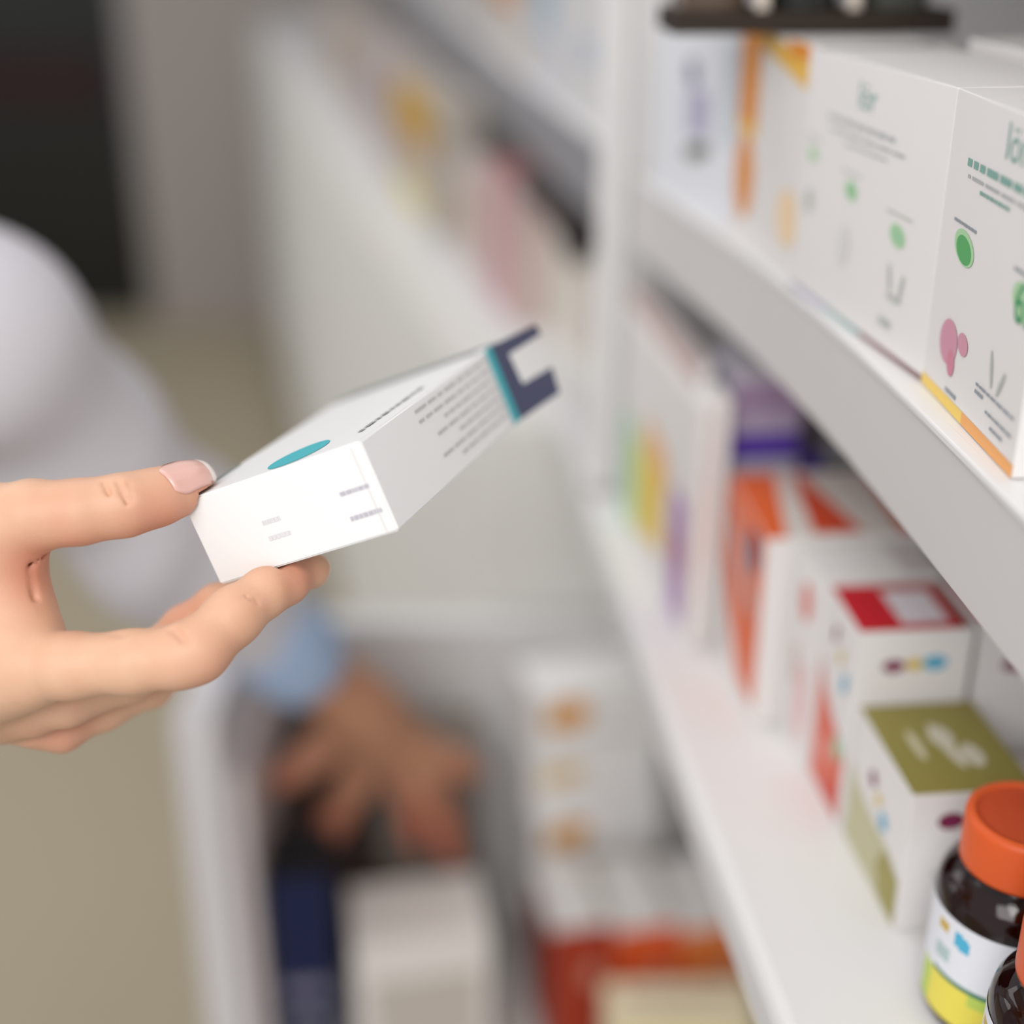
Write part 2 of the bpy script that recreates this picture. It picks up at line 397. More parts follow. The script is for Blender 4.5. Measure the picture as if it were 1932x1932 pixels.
# red box reference
c, ca, cy, cl = top_carton('medicine_box', 'white carton with an olive green lid panel beside the orange-capped bottle', -.3145, (1723, 1502), (1620, 1332), .049,
   [('r', 'T', 0, 1, .0, 1, OL), ('e', 'T', .52, .5, .055, .26, col('C9C2AE'), .1), ('e', 'T', .52, .6, .10, .13, col('C9C2AE'), 0), ('e', 'T', .68, .38, .09, .13, col('C9C2AE'), 0), ('e', 'T', .27, .52, .045, .17, col('C3BC9C'), 0),
    ('e', 'L', .50, .62, .05, .05, YW, .3), ('e', 'L', .62, .70, .06, .06, MR, .3), ('e', 'L', .38, .54, .07, .06, CY, .3),
    ('p', 'L', [(1, .0), (1, .60), (.88, .50), (.62, .44), (.30, .42), (.04, .34), (.03, .0)], col('BDB894')), ('p', 'L', [(.04, .33), (.28, .40), (.42, .22), (.30, .02), (.03, .02)], col('9C9250')),
    ('e', 'F', .34, .80, .11, .06, MR), ('e', 'F', .54, .80, .08, .05, YW), ('e', 'F', .74, .80, .11, .06, CY), ('l', 'F', .25, .9, .4, .03, GR, 2)])
ztr = -.2815
RD, RD2 = col('C4202C'), col('9E3028')
redp = [('r', 'T', .02, .98, .04, .98, RD), ('r', 'T', .42, .84, .16, .84, col('D9D2D6')), ('r', 'T', .42, .98, .86, .98, col('B5433E')), ('r', 'T', .88, .98, .04, .98, RD2),
        ('e', 'F', .33, .835, .10, .032, MR), ('e', 'F', .51, .84, .075, .028, YW), ('e', 'F', .69, .845, .11, .036, CY),
        ('e', 'L', .42, .78, .05, .05, YW, .3), ('e', 'L', .62, .85, .06, .05, MR, .3), ('e', 'L', .24, .69, .07, .06, CY, .3),
        ('p', 'L', [(.97, .02), (.97, .66), (.80, .54), (.5, .46), (.20, .40), (.05, .38), (.05, .02)], col('D9664F')), ('p', 'L', [(.05, .02), (.05, .20), (.5, .14), (.7, .02)], col('CE4A36')), ('e', 'L', .55, .26, .12, .07, col('DE9484'), .2),
        ('e', 'L', .22, .36, .11, .06, col('8CC79B'))]
c, ra, ry, rl = top_carton('medicine_box', 'white carton with a red lid panel behind the olive-lidded box', ztr, (1622, 1198), (1562, 1105), .0495, redp)
sr = np.array([math.cos(ry), math.sin(ry), 0])
frd = np.array([-math.sin(ry), math.cos(ry), 0])
carton('medicine_box', 'white carton with a red lid panel, partly hidden by the grey shelf rail', ra + sr * .0535 + frd * .003, ry, .0495, rl - .0015, ztr - ZD,
       [p for p in redp if p[1] != 'F'] + [('e', 'F', .36, .80, .12, .035, MR), ('e', 'F', .57, .805, .08, .03, YW), ('e', 'F', .76, .81, .11, .035, CY)], CARD)
# plain white lidded box, then orange/white, then violet
c, wa, wy, wl = top_carton('medicine_box', 'plain white-topped carton with faint red marks, between the red and orange boxes', ztr + .002, (1557, 1098), (1506, 1036), .056,
   [('e', 'L', .55, .80, .20, .10, col('D77A70')), ('e', 'L', .75, .45, .10, .12, col('CDB2A8')), ('e', 'L', .45, .28, .20, .22, col('E0B6B4')), ('r', 'T', .7, 1, 0, 1, col('C8C2C0'))])
O1, O2 = col('E2652F'), col('CC4A2A')
c, oa, oy, ol = top_carton('medicine_box', 'orange and white carton with a grey blue bird-like shape on its side', ztr + .004, (1447, 1019), (1374, 893), .080,
   [('r', 'L', .02, .98, .08, .99, O1), ('e', 'L', .26, .84, .13, .11, col('4C5270'), 0), ('e', 'L', .50, .68, .40, .05, col('B4C8CC'), .6), ('p', 'L', [(.98, .0), (.98, .55), (.72, .30), (.35, .02)], col('E6E0DC')),
    ('r', 'T', .02, .98, .02, .98, col('D9D0C8')), ('p', 'T', [(0, 0), (.12, 0), (.30, .98), (0, .98)], O1), ('p', 'T', [(.30, .05), (.60, .05), (.46, .95), (.40, .95)], O2), ('p', 'T', [(.82, .02), (.98, .02), (.98, .98), (.88, .98)], O2)])
pp = onz(1382, 890, ztr); pz = np.array([pp[0] + .001, pp[1] + .014, ZD])
carton('medicine_box', 'lilac carton with a mauve stripe and a violet base band behind the orange box', pz, .12, .037, .05, .150,
   [('r', 'F', 0, 1, .66, .76, col('5C3FA8')), ('r', 'F', 0, 1, .84, .95, col('A48CAA')), ('r', 'F', 0, 1, .76, .84, col('B5A6BE')), ('r', 'T', 0, 1, 0, 1, col('C7C2CA')), ('r', 'L', 0, .9, .66, .76, col('8F7FC0'))], col('BDB6C4'))
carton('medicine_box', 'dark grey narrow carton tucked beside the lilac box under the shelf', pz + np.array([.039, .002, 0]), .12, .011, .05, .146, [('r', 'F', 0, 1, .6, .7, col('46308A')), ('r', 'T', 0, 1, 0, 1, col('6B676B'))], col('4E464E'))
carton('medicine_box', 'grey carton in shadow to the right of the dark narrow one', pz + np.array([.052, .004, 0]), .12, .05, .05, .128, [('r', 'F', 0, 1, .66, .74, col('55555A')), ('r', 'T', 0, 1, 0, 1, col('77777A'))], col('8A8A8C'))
# rainbow striped white box
pr1 = np.array([pz[0] - .006, pz[1] + .03, ZD])
ka, kb = onz(1296, 1225, ZD), onz(1168, 960, ZD); ky, kl = span(ka, kb)
carton('medicine_box', 'tall white carton with soft green, yellow and mauve bands near the white post', ka, ky, .006, kl, .140,
   [('r', 'L', .80, .95, .02, .55, col('A6D8B2')), ('r', 'L', .66, .80, .06, .50, col('D2DA80')), ('p', 'L', [(.36, .16), (.66, .10), (.66, .52), (.36, .58)], col('EBC65A')), ('p', 'L', [(.30, .5), (.66, .5), (.62, .68), (.34, .64)], col('EBB98A')),
    ('r', 'L', .08, .27, .02, .56, col('B58CBC')), ('r', 'L', .10, .24, .24, .40, col('AE5E8E')), ])
carton('medicine_box', 'narrow white carton wedged between the striped box and the orange box', np.array([.1010, .6695, ZD]), .10, .0125, .026, .142, [])
carton('medicine_box', 'white carton with shade painted as a brownish top edge beside the striped box', np.array([.0995, .702, ZD]), .13, .0085, .17, .150,
   [('r', 'T', 0, 1, 0, 1, col('BFB4B0')), ('r', 'L', 0, 1, .85, 1, col('C4ABA4'))])  # brownish top and band paint the shade under the shelf
# white cartons below the rail at the right
carton('medicine_box', 'low white carton lying behind the olive-lidded box at the right edge', np.array([.2085, .435, ZD]), .09, .06, .065, .038, [('r', 'T', .0, 1, 0, 1, col('CFC9C6'))])

# ---- supplement bottles
AMB = mat('amber_glass', 'A8401C', .03, .05, 40, trans=1, spec=.5, ior=1.5)
PILL = mat('dark_contents', '33120A', .5, .2, 60)
CAP = mat('orange_cap_plastic', 'DE5F2B', .42, .03, 60, sss=.1)
CAPT = mat('orange_cap_top', 'C9502B', .5, .03, 60)
LAB = mat('bottle_label', 'E2E3E8', .45, .01, 30)
def bottle(p, label, rot, R=.0275, scale=1):
    root = empty('supplement_bottle', V(p), label, 'bottle', 'orange-capped amber bottles')
    mx = Matrix.Translation(V(p)) @ Matrix.Rotation(rot, 4, 'Z') @ Matrix.Scale(scale, 4)
    prof = [(0, .0005), (R * .8, .0005), (R * .97, .002), (R, .005), (R, .050), (R * .995, .054), (R * .96, .058), (R * .88, .0615), (R * .76, .0645), (R * .68, .066), (R * .66, .072)]
    b = finish(lathe(prof, 96), 'glass_body', AMB, root, mx, smooth=True)
    finish(lathe([(0, .002), (R * .88, .002), (R * .93, .006), (R * .93, .050), (R * .88, .0575), (R * .7, .0625), (0, .0625)], 64), 'contents', PILL, root, mx, smooth=True)
    # printed label wrapped around: small grid of faces with materials by position
    bm = bmesh.new(); n = 160; z0, z1 = .006, .050; nz = 44; rr = R + .0002
    vs = [[bm.verts.new((-rr * math.cos(2 * math.pi * i / n), -rr * math.sin(2 * math.pi * i / n), z0 + (z1 - z0) * k / nz)) for i in range(n)] for k in range(nz + 1)]
    mats = [LAB, col('E7D857'), col('6DC07A'), col('3C7A66'), col('4FB0D2'), col('C9A94E'), col('AFC3C2'), col('B9CF5C')]
    for k in range(nz):
        z = (z0 + (z1 - z0) * (k + .5) / nz)
        for i in range(n):
            a = (i + .5) / n * 360 - 180                      # angle, label front at 0
            f = bm.faces.new((vs[k][i], vs[k][(i + 1) % n], vs[k + 1][(i + 1) % n], vs[k + 1][i])); f.smooth = True
            mi = 0
            if -62 < a < 62:
                if z < .0235 + .0012 and z > .0235 - .0006 and -45 < a < 58: mi = 3
                elif z < .0232: mi = 2 if a > 34 else (7 if (a > -10 and z > .018) or a < -48 else 1)
            if 0.0385 < z < .0465:
                da = (a + 33) / 1.0; 
                if -14 < a + 30 < -4 and z > .0415: mi = 5
                elif -6 < a + 22 < 8 and abs(z - (.0425 - (a + 22) * .0002)) < .0032: mi = 4
            if .030 < z < .036 and -44 < a < -30: mi = 6
            f.material_index = mi
    finish(bm, 'paper_label', mats, root, mx, recalc=True)
    bm = lathe([(0, .066), (R * .70, .066), (R * .775, .0665), (R * .78, .068), (R * .78, .0835), (R * .765, .0855), (R * .69, .0865), (R * .655, .0862), (R * .645, .0853), (R * .63, .0850), (R * .55, .0850), (R * .1, .0850), (0, .0850)], 96,
               mis=[0, 0, 0, 0, 0, 0, 0, 0, 1, 1, 1, 1])
    finish(bm, 'cap', [CAP, CAPT], root, mx, smooth=True)
    return root
bottle((.1810, .3960, ZD + .0004), 'amber bottle with orange screw cap standing against the olive-lidded box', math.radians(180 + 55))
bottle((.1815, .3370, ZD + .0004), 'amber bottle with orange screw cap cut off by the bottom right corner', math.radians(180 + 30))

# ================================================================= FAR BAY ITEMS
def far_box(label, npx, fpx, z, H, W, prints=(), base=CARD, name='medicine_box', r=.012):
    a, b = onz(*npx, z), onz(*fpx, z); y, L = span(a, b)
    a = a + np.array([r, 0, .0]); return carton(name, label, a, y, W, L, H, prints, base)
far_box('white carton with a rose stripe, standing on the far lower shelf', (948, 612), (893, 540), ZD, .135, .05, [('r', 'L', .25, .75, 0, 1, col('C08A92')), ('r', 'T', 0, 1, 0, 1, col('B07A78'))], col('CDB6B0'))
far_box('pale cream carton behind the rose-striped one on the far lower shelf', (885, 530), (845, 480), ZD, .11, .05, [('r', 'L', .3, .8, .1, .8, col('C4A898'))], col('CFC2BC'))
far_box('bright yellow and cream carton on the far lower shelf', (800, 445), (735, 350), ZD, .158, .06, [('r', 'L', .0, 1, .62, 1, col('C79A22')), ('r', 'L', .0, 1, .48, .62, col('BE9468')), ('r', 'L', .2, 1, .0, .22, col('DCCB80'))], col('C2B9AE'))
far_box('mauve grey carton beyond the yellow one on the far lower shelf', (725, 335), (665, 235), ZD, .158, .07, [('r', 'L', .3, .7, .4, .9, col('A898A0'))], col('C0B4AE'))
far_box('beige carton at the far end of the lower shelf', (655, 215), (600, 120), ZD, .155, .07, [('r', 'L', .1, .5, .3, .9, col('B29C80'))], col('BDB2AA'))
far_box('tall beige carton nearest the post on the far lower shelf', (1125, 730), (1000, 610), ZD, .098, .03, [('r', 'L', .1, .3, .2, .5, col('B2A29E')), ('r', 'L', .0, .12, .6, .9, col('8CAE88')), ('r', 'T', 0, 1, 0, 1, col('C9C0B2'))], col('D2CBC0'))
# dark curved bag / pouch above the beige carton
bm = bmesh.new()
pts = [dep(x, y, d) for x, y, d in [(985, 352, 1.30), (1010, 350, 1.28), (1045, 372, 1.27), (1078, 412, 1.22), (1096, 462, 1.18)]]
rings = []
for i, p in enumerate(pts):
    t = Vector(pts[min(i + 1, 4)]) - Vector(pts[max(i - 1, 0)]); t.normalize()
    s = t.cross(Vector((0, 0, 1))).normalized(); u = s.cross(t).normalized(); r = [.012, .016, .019, .021, .020][i]
    rings.append([bm.verts.new(Vector(p) + s * r * .8 * math.cos(a) + u * r * math.sin(a)) for a in [2 * math.pi * k / 20 for k in range(20)]])
for A, B in zip(rings, rings[1:]):
    for k in range(20): bm.faces.new((A[k], A[(k + 1) % 20], B[(k + 1) % 20], B[k]))
bm.faces.new(rings[0]); bm.faces.new(rings[-1])
o = finish(bm, 'dark_pouch', [mat('dark_pouch', '3A3232', .5)], mx=Matrix.Translation((0, 0, HC)), smooth=True)
tag(o, 'dark brown curved pouch lying on top of the beige carton on the far shelf', 'pouch')
# upper far shelf
far_box('white carton with a small pale blue print on the far upper shelf, beside the post', (1128, 262), (1045, 196), ZS, .12, .06, [('r', 'L', .3, .6, .35, .5, col('B9C3D2')), ('r', 'L', .0, 1, .9, 1, col('D5D3D0'))], col('D8D6D6'), r=.008)
far_box('light blue and white carton on the far upper shelf', (1038, 190), (985, 145), ZS, .12, .06, [('r', 'L', .2, .9, .55, 1, col('9DB4C0')), ('r', 'L', .2, .9, .35, .55, col('BBC6D2'))], col('D2D1D4'), r=.008)
far_box('orange and white carton on the far upper shelf', (975, 140), (915, 90), ZS, .14, .06, [('r', 'L', .2, .9, .38, 1, col('C98A52'))], col('CFC8C2'), r=.008)
far_box('grey white carton at the top of the far upper shelf', (905, 80), (845, 32), ZS, .14, .06, [('r', 'L', .1, .9, .4, .9, col('B5AFAA'))], col('BDB8B4'), r=.008)

# ================================================================= PULLED-OUT DRAWER
dr = empty('pull_out_drawer', V((0, .95, -1.0)), 'white deep drawer pulled out under the shelves with cartons inside', 'drawer')
M0 = Matrix.Translation((0, 0, HC))
finish(box_bm(-.247, -.214, .845, 1.085, -1.06, -.545), 'front_panel', mat('drawer_white', 'E3DFDF', .4, .015, 3), dr, M0, bevel=.003)
finish(box_bm(-.2135, -.200, .862, 1.07, -1.0, -.605), 'inner_liner', mat('liner_pinkish', 'D6CCCB', .45), dr, M0, bevel=.002)
finish(box_bm(-.200, .30, 1.070, 1.095, -1.06, -.588), 'back_side', WHITE, dr, M0, bevel=.003)
finish(box_bm(-.200, .30, .80, 1.070, -.915, -.905), 'bottom_panel', mat('drawer_floor', 'C9C4C0', .5), dr, M0)
DZ = -.9045
carton('medicine_box', 'navy blue carton with blurred white lettering against the drawer front', (-.191, .866, DZ), .10, .047, .062, .200,
       [('r', 'F', 0, 1, .0, .99, col('0E1B45')), ('l', 'F', .1, .9, .40, .07, col('8E8A9C'), 3), ('l', 'F', .1, .9, .22, .07, col('8E8E98'), 4), ('r', 'T', 0, 1, 0, 1, col('15171B')), ('r', 'L', 0, 1, 0, 1, col('15171B'))], col('101D48'))
carton('medicine_box', 'white carton lying in the drawer under the reaching hand', (-.126, .856, DZ), .18, .110, .075, .142,
       [('r', 'F', .12, .92, .1, .72, col('C9C0B6')), ('r', 'L', 0, 1, .1, .8, col('D2CAC2'))], mat('warm_card', 'EBE5DE', .5))
carton('medicine_box', 'dark brown carton added for shade at the back of the drawer beside its front panel', (-.196, .990, DZ), .03, .070, .07, .235, [], col('5A4B45'))  # added dark block, its brown paints the shade inside the drawer
carton('medicine_box', 'grey brown carton added for shade in the drawer behind the reaching hand', (-.118, .990, DZ), .03, .090, .065, .235, [], col('85796F'))  # added block, its tone paints the shade behind the hand
sp = np.array([.018, .974])
for i, z in enumerate((-.8505, -.789, -.7275, -.666)):
    carton('medicine_box', ['lowest white carton of the stack at the back of the drawer', 'white carton with a yellow spot near the bottom of the drawer stack',
            'white carton with a small faint yellow spot in the middle of the drawer stack', 'topmost white carton with an orange yellow mark of the drawer stack'][i],
           (sp[0] + [0, .003, -.002, .001][i], sp[1] + [0, .001, .003, 0][i], z if i else DZ), .26, .115, .062, .0605 if i else .0530,
           [('e', 'F', .27, .66, .15, .24 if i != 2 else .16, col(['E3A23C', 'DE9A30', 'E6C083', 'E69A22'][i])), ('e', 'F', .14, .60, .07, .2, col(['E6B45A', 'D8A040', 'EBD3A4', 'DE9C30'][i])), ('l', 'F', .35, .8, .2, .08, col('CFC8C2'), i),
            ('r', 'L', .02, .98, .02, .98, col('E0DAD6'))], mat('stack_card', 'F6F3F0', .5), group='white cartons stacked in the drawer')  # darker left face: shade on that side painted in
for i, (px, w, h1, h2) in enumerate([(1042, .050, 'A83A22', '8E2A1C'), (1165, .052, 'DB5C2C', 'C85030'), (1292, .060, 'DB7A3C', 'D8742F')]):
    a = onz(px, 1748, -.76)
    carton('medicine_box', ['white-topped carton with a dark red front in the drawer', 'white-topped carton with an orange red front, middle of three in the drawer', 'white-topped carton with a light orange front, touching the shelf edge in the drawer'][i],
           (a[0], a[1] + .0, DZ), .20, w, .085, .1445,
           [('r', 'F', 0, 1, 0, .96, col(h1)), ('r', 'L', 0, 1, 0, .9, col(h2)), ('e', 'F', .7, .6, .13, .1, col('D79A82')), ('r', 'T', .86, 1, 0, 1, col('A39C94'))], CARD, group='white-topped orange cartons in the drawer')  # grey strip along each top paints the shadow gap between cartons
a = onz(1150, 1850, -.80)
carton('medicine_box', 'cream yellow carton with grey print at the bottom of the frame in the drawer', (a[0] - .004, a[1] - .052, DZ), .02, .115, .050, .1045,
       [('l', 'T', .15, .85, .55, .2, col('B9B2AA'), 6), ('l', 'T', .15, .6, .2, .12, col('C8B98C'), 8), ('r', 'F', .02, .98, .05, .95, col('E6D6A0'))], mat('cream_card', 'F4E8C4', .5))

# ================================================================= HELD BOX
def rotm(r):
    r = np.array(r); t = np.linalg.norm(r); k = r / t; K = np.array([[0, -k[2], k[1]], [k[2], 0, -k[0]], [-k[1], k[0], 0]])
    return np.eye(3) + math.sin(t) * K + (1 - math.cos(t)) * K @ K
CW = np.array([[1, 0, 0], [0, ST, CT], [0, CT, -ST]])           # lens axes (right, up, forward) -> world
RB = CW @ rotm([1.8885, 1.4606, 9.46]); S = .42
B0 = CW @ (np.array([-.1105, .0515, 1.0]) * S); bw, bh, bl = .1675 * S, .0726 * S, .2871 * S
# carton local: x = along w from A to B (right), y = back, z = up ; origin = D (left bottom front)
D0 = B0 + RB @ np.array([bw, bh, 0])
M = Matrix.Identity(4)
ex, ey, ez = -RB[:, 0], RB[:, 2], -RB[:, 1]
for i in range(3): M[i][0], M[i][1], M[i][2] = ex[i], ey[i], ez[i]
M.translation = V(D0)
bm = box_bm(0, bw, 0, bl, 0, bh); bmesh.ops.recalc_face_normals(bm, faces=bm.faces)
bmesh.ops.bevel(bm, geom=bm.edges[:], offset=.0006, segments=3, affect='EDGES')
mats = [CARDW]
TL, NV, INK, INK2 = col('4DB9C2'), mat('navy_grey_flap', '43445A', .5), col('BDBAC2'), col('DEDCDD')
pr_ = [('l', 'F', .80, .955, .52, .045, INK, 2), ('l', 'F', .80, .965, .24, .05, INK, 3), ('l', 'F', .36, .46, .48, .05, INK2, 4), ('l', 'F', .36, .48, .30, .05, INK2, 5),
       ('e', 'T', .565, .115, .15, .10, TL), ('p', 'T', [(.0, .02), (.05, .06), (.04, .30), (.0, .30)], col('8F9592')),
       ('r', 'T', .0, .94, .945, 1, col('8B9290')),
       ('r', 'R', .94, .998, .0, 1, TL)]
# long lines of small print down the side and the top
for q, (a0, a1, b) in enumerate([(.34, .93, .90), (.34, .93, .78), (.50, .93, .66), (.42, .93, .54), (.56, .93, .42), (.40, .93, .30), (.52, .93, .18)]):
    pr_.append(('l', 'R', a0, a1, b - .02, .035, col('C6C1BD'), 30 + q))
rr = random.Random(8); b_ = .14
while b_ < .56:
    e_ = b_ + rr.uniform(.02, .06); pr_.append(('r', 'T', .865, .895, b_, e_, col('A8A6A2'))); b_ = e_ + .012
add_prints(bm, mats, bw, bl, bh, pr_)
hb = empty('held_medicine_box', M.translation, 'slim white medicine box held between thumb and fingers, dark end flap open', 'box')
finish(bm, 'carton_body', mats, hb, M, recalc=False)
# front end tuck panel seam
bm = bmesh.new()
box_bm(bw - .0042, bw - .0036, -.00012, .0, .001, bh - .001, bm); 
finish(bm, 'fold_seam', col('E1DCDA'), hb, M)
# open end flap, in the plane of the right side: navy grey with a slot cut out
Fp, Ep = np.array([bw, bl, 0]), np.array([bw, bl, bh])
cam_dir = CW @ np.array([.70, .62, .36]); cam_dir /= np.linalg.norm(cam_dir)
Rl = np.array([[ex[i], ey[i], ez[i]] for i in range(3)])
fdir = Rl.T @ cam_dir; fdir[2] = max(min(fdir[2], .12), -.12); fdir /= np.linalg.norm(fdir)
out = [(0, 0), (1.0, 0), (1.05, .34), (.33, .367), (.29, .79), (1.09, .775), (1.06, .92), (0, 1)]
bm = bmesh.new(); nn = np.cross(fdir, [0, 0, 1]); nn /= np.linalg.norm(nn); n = len(out)
q0 = [bm.verts.new(Fp + fdir * a * .0205 + (Ep - Fp) * b) for a, b in out]; q1 = [bm.verts.new(np.array(v.co) + nn * .0006) for v in q0]
bm.faces.new(q0); bm.faces.new(q1[::-1])
for i in range(n): bm.faces.new((q0[i], q0[(i + 1) % n], q1[(i + 1) % n], q1[i]))
finish(bm, 'end_flap', NV, hb, M)
bm = bmesh.new()
box_bm(bw * .03, bw - .001, bl, bl + .009, bh - .0009, bh - .0003, bm)
tf = finish(bm, 'top_flap', mat('flap_grey', '7C8484', .5), hb, M)

# ================================================================= THE PERSON
def skin_material():
    m = bpy.data.materials.new('skin'); m.use_nodes = True; nt = m.node_tree; b = nt.nodes['Principled BSDF']
    at = nt.nodes.new('ShaderNodeAttribute'); at.attribute_name = 'tint'
    tc = nt.nodes.new('ShaderNodeTexCoord'); n = nt.nodes.new('ShaderNodeTexNoise'); n.inputs['Scale'].default_value = 70; n.inputs['Detail'].default_value = 4
    nt.links.new(tc.outputs['Object'], n.inputs['Vector'])
    mx = nt.nodes.new('ShaderNodeMix'); mx.data_type = 'RGBA'; mx.blend_type = 'MULTIPLY'; mx.inputs[0].default_value = .55
    cr = nt.nodes.new('ShaderNodeValToRGB'); cr.color_ramp.elements[0].color = (.93, .84, .80, 1); cr.color_ramp.elements[1].color = (1, 1, 1, 1)
    cr.color_ramp.elements[0].position = .3; cr.color_ramp.elements[1].position = .6
    nt.links.new(n.outputs['Fac'], cr.inputs[0]); nt.links.new(at.outputs['Color'], mx.inputs[6]); nt.links.new(cr.outputs[0], mx.inputs[7])
    nt.links.new(mx.outputs[2], b.inputs['Base Color'])
    b.inputs['Roughness'].default_value = .48; b.inputs['Specular IOR Level'].default_value = .35
    b.inputs['Subsurface Weight'].default_value = .18; b.inputs['Subsurface Radius'].default_value = (1, .35, .2); b.inputs['Subsurface Scale'].default_value = .004
    v = nt.nodes.new('ShaderNodeTexVoronoi'); v.inputs['Scale'].default_value = 900; nt.links.new(tc.outputs['Object'], v.inputs['Vector'])
    bp = nt.nodes.new('ShaderNodeBump'); bp.inputs['Strength'].default_value = .12; bp.inputs['Distance'].default_value = .0004
    nt.links.new(v.outputs['Distance'], bp.inputs['Height']); nt.links.new(bp.outputs[0], b.inputs['Normal'])
    return m
SKIN = skin_material()
person = empty('person', V((-.66, .56, -1.52)), 'person in a white coat holding a slim box and reaching into the drawer', 'person')

def q(px, py, d, r): return (dep(px, py, d), r * d / F)
H = SDF()
# palm and back of the hand (group 0), thumb (0), index (1), middle (2), ring (3), little (4)
H.chain([q(-430, 1190, .475, 150), q(-250, 1170, .470, 150), q(-120, 1140, .462, 125)], .015)
H.cone(*[x for x in (q(-120, 1070, .458, 120)[0], q(-60, 1290, .452, 96)[0])], 120 * .458 / F, 96 * .452 / F, .015)
H.chain([q(-120, 1060, .455, 115), q(-40, 1010, .442, 92), q(60, 974, .436, 63), q(150, 966, .435, 56), q(235, 953, .438, 54), q(300, 937, .444, 48), q(350, 919, .451, 41), q(374, 905, .456, 33)], .006)
H.chain([q(-10, 1020, .442, 76), q(2, 1100, .444, 72), q(28, 1190, .442, 72), q(30, 1250, .440, 76)], .010)
H.chain([q(-60, 1280, .448, 92), q(60, 1262, .436, 72)], .010)
H.chain([q(-60, 1330, .470, 85), q(60, 1335, .462, 58)], .010)
H.chain([q(20, 1258, .438, 72), q(130, 1256, .431, 61), q(250, 1249, .428, 58), q(335, 1240, .427, 57), q(372, 1228, .428, 58), q(440, 1163, .436, 53), q(500, 1118, .445, 44), q(540, 1100, .452, 38), q(588, 1077, .466, 28), q(600, 1070, .472, 24)], .004, 1)
H.chain([q(20, 1320, .458, 60), q(120, 1318, .462, 52), q(240, 1276, .474, 48), q(300, 1236, .484, 46), q(350, 1186, .485, 42), q(410, 1142, .484, 38), q(470, 1120, .486, 30)], .004, 2)
H.chain([q(0, 1345, .470, 56), q(70, 1362, .474, 46), q(116, 1376, .477, 40), q(200, 1340, .486, 34), q(290, 1302, .496, 29), q(330, 1270, .50, 26)], .004, 3)
H.chain([q(-60, 1345, .492, 55), q(20, 1345, .505, 36), q(80, 1345, .512, 33), q(150, 1310, .515, 28), q(200, 1270, .512, 24)], .004, 4)
# creases, given as short strokes just at the surface facing the lens
def cz(x0, y0, x1, y1, d, r=.00055): H.crease(dep(x0, y0, d), dep(x1, y1, d), r)
for (x0, y0, x1, y1) in [(196, 912, 212, 945), (222, 910, 240, 950), (243, 912, 250, 945), (258, 914, 262, 940)]:
    H.crease(dep(x0, y0, .4305), dep((x0 + x1) / 2, (y0 + y1) / 2, .4287), .0006); H.crease(dep((x0 + x1) / 2, (y0 + y1) / 2, .4287), dep(x1, y1, .4290), .0006)
H.crease(dep(60, 1052, .4375), dep(100, 1033, .440), .0012, .002); H.crease(dep(40, 1075, .4345), dep(62, 1052, .4365), .0008, .002)
H.crease(dep(62, 1070, .434), dep(64, 1130, .435), .0008, .002)
H.crease(dep(115, 1168, .432), dep(128, 1182, .432), .0009, .002)
H.crease(dep(325, 1186, .4215), dep(348, 1208, .4185), .0008, .002)
H.crease(dep(212, 1192, .424), dep(228, 1196, .4225), .0006, .002)
for (x0, y0, x1, y1) in [(452, 1136, 462, 1152), (462, 1128, 476, 1150), (478, 1122, 486, 1138)]:
    H.crease(dep(x0, y0, .4315), dep(x1, y1, .4325), .0005)
for (x0, y0, x1, y1) in [(372, 1262, 400, 1240), (384, 1272, 408, 1250)]:
    H.crease(dep(x0, y0, .4225), dep(x1, y1, .427), .0005)
c0 = np.array([bw, bl, bh]) / 2; R0 = np.stack([ex, ey, ez], 1)
def boxsd(P):
    L_ = np.abs((P - D0) @ R0 - c0) - c0 - .0009
    return np.linalg.norm(np.maximum(L_, 0), axis=-1) + np.minimum(L_.max(-1), 0)
c0w = D0 + R0 @ c0
H.carve = boxsd
hv, hf = H.mesh(.00085)

# the reaching hand and bare wrist
G = SDF()
G.chain([q(455, 1150, 1.03, 74), q(560, 1235, 1.06, 64), q(620, 1285, 1.08, 56), q(680, 1335, 1.10, 60), q(730, 1375, 1.115, 60)], .02)
G.chain([q(650, 1360, 1.12, 48), q(700, 1395, 1.135, 48), q(750, 1405, 1.13, 42)], .02)
G.chain([q(730, 1380, 1.115, 44), q(800, 1415, 1.125, 31), q(865, 1442, 1.135, 25), q(895, 1456, 1.14, 19)], .01, 1)
G.chain([q(755, 1400, 1.125, 42), q(806, 1478, 1.135, 33), q(836, 1552, 1.15, 28), q(852, 1612, 1.16, 22)], .01, 2)
G.chain([q(720, 1405, 1.14, 42), q(762, 1480, 1.155, 30), q(780, 1540, 1.165, 26), q(784, 1585, 1.17, 20)], .01, 3)
G.chain([q(688, 1400, 1.145, 42), q(672, 1480, 1.155, 31), q(630, 1552, 1.165, 27), q(594, 1602, 1.17, 22)], .01, 4)
G.chain([q(650, 1370, 1.12, 44), q(600, 1420, 1.125, 31), q(556, 1455, 1.125, 27), q(524, 1474, 1.12, 22)], .01, 5)
gv, gf = G.mesh(.0022)

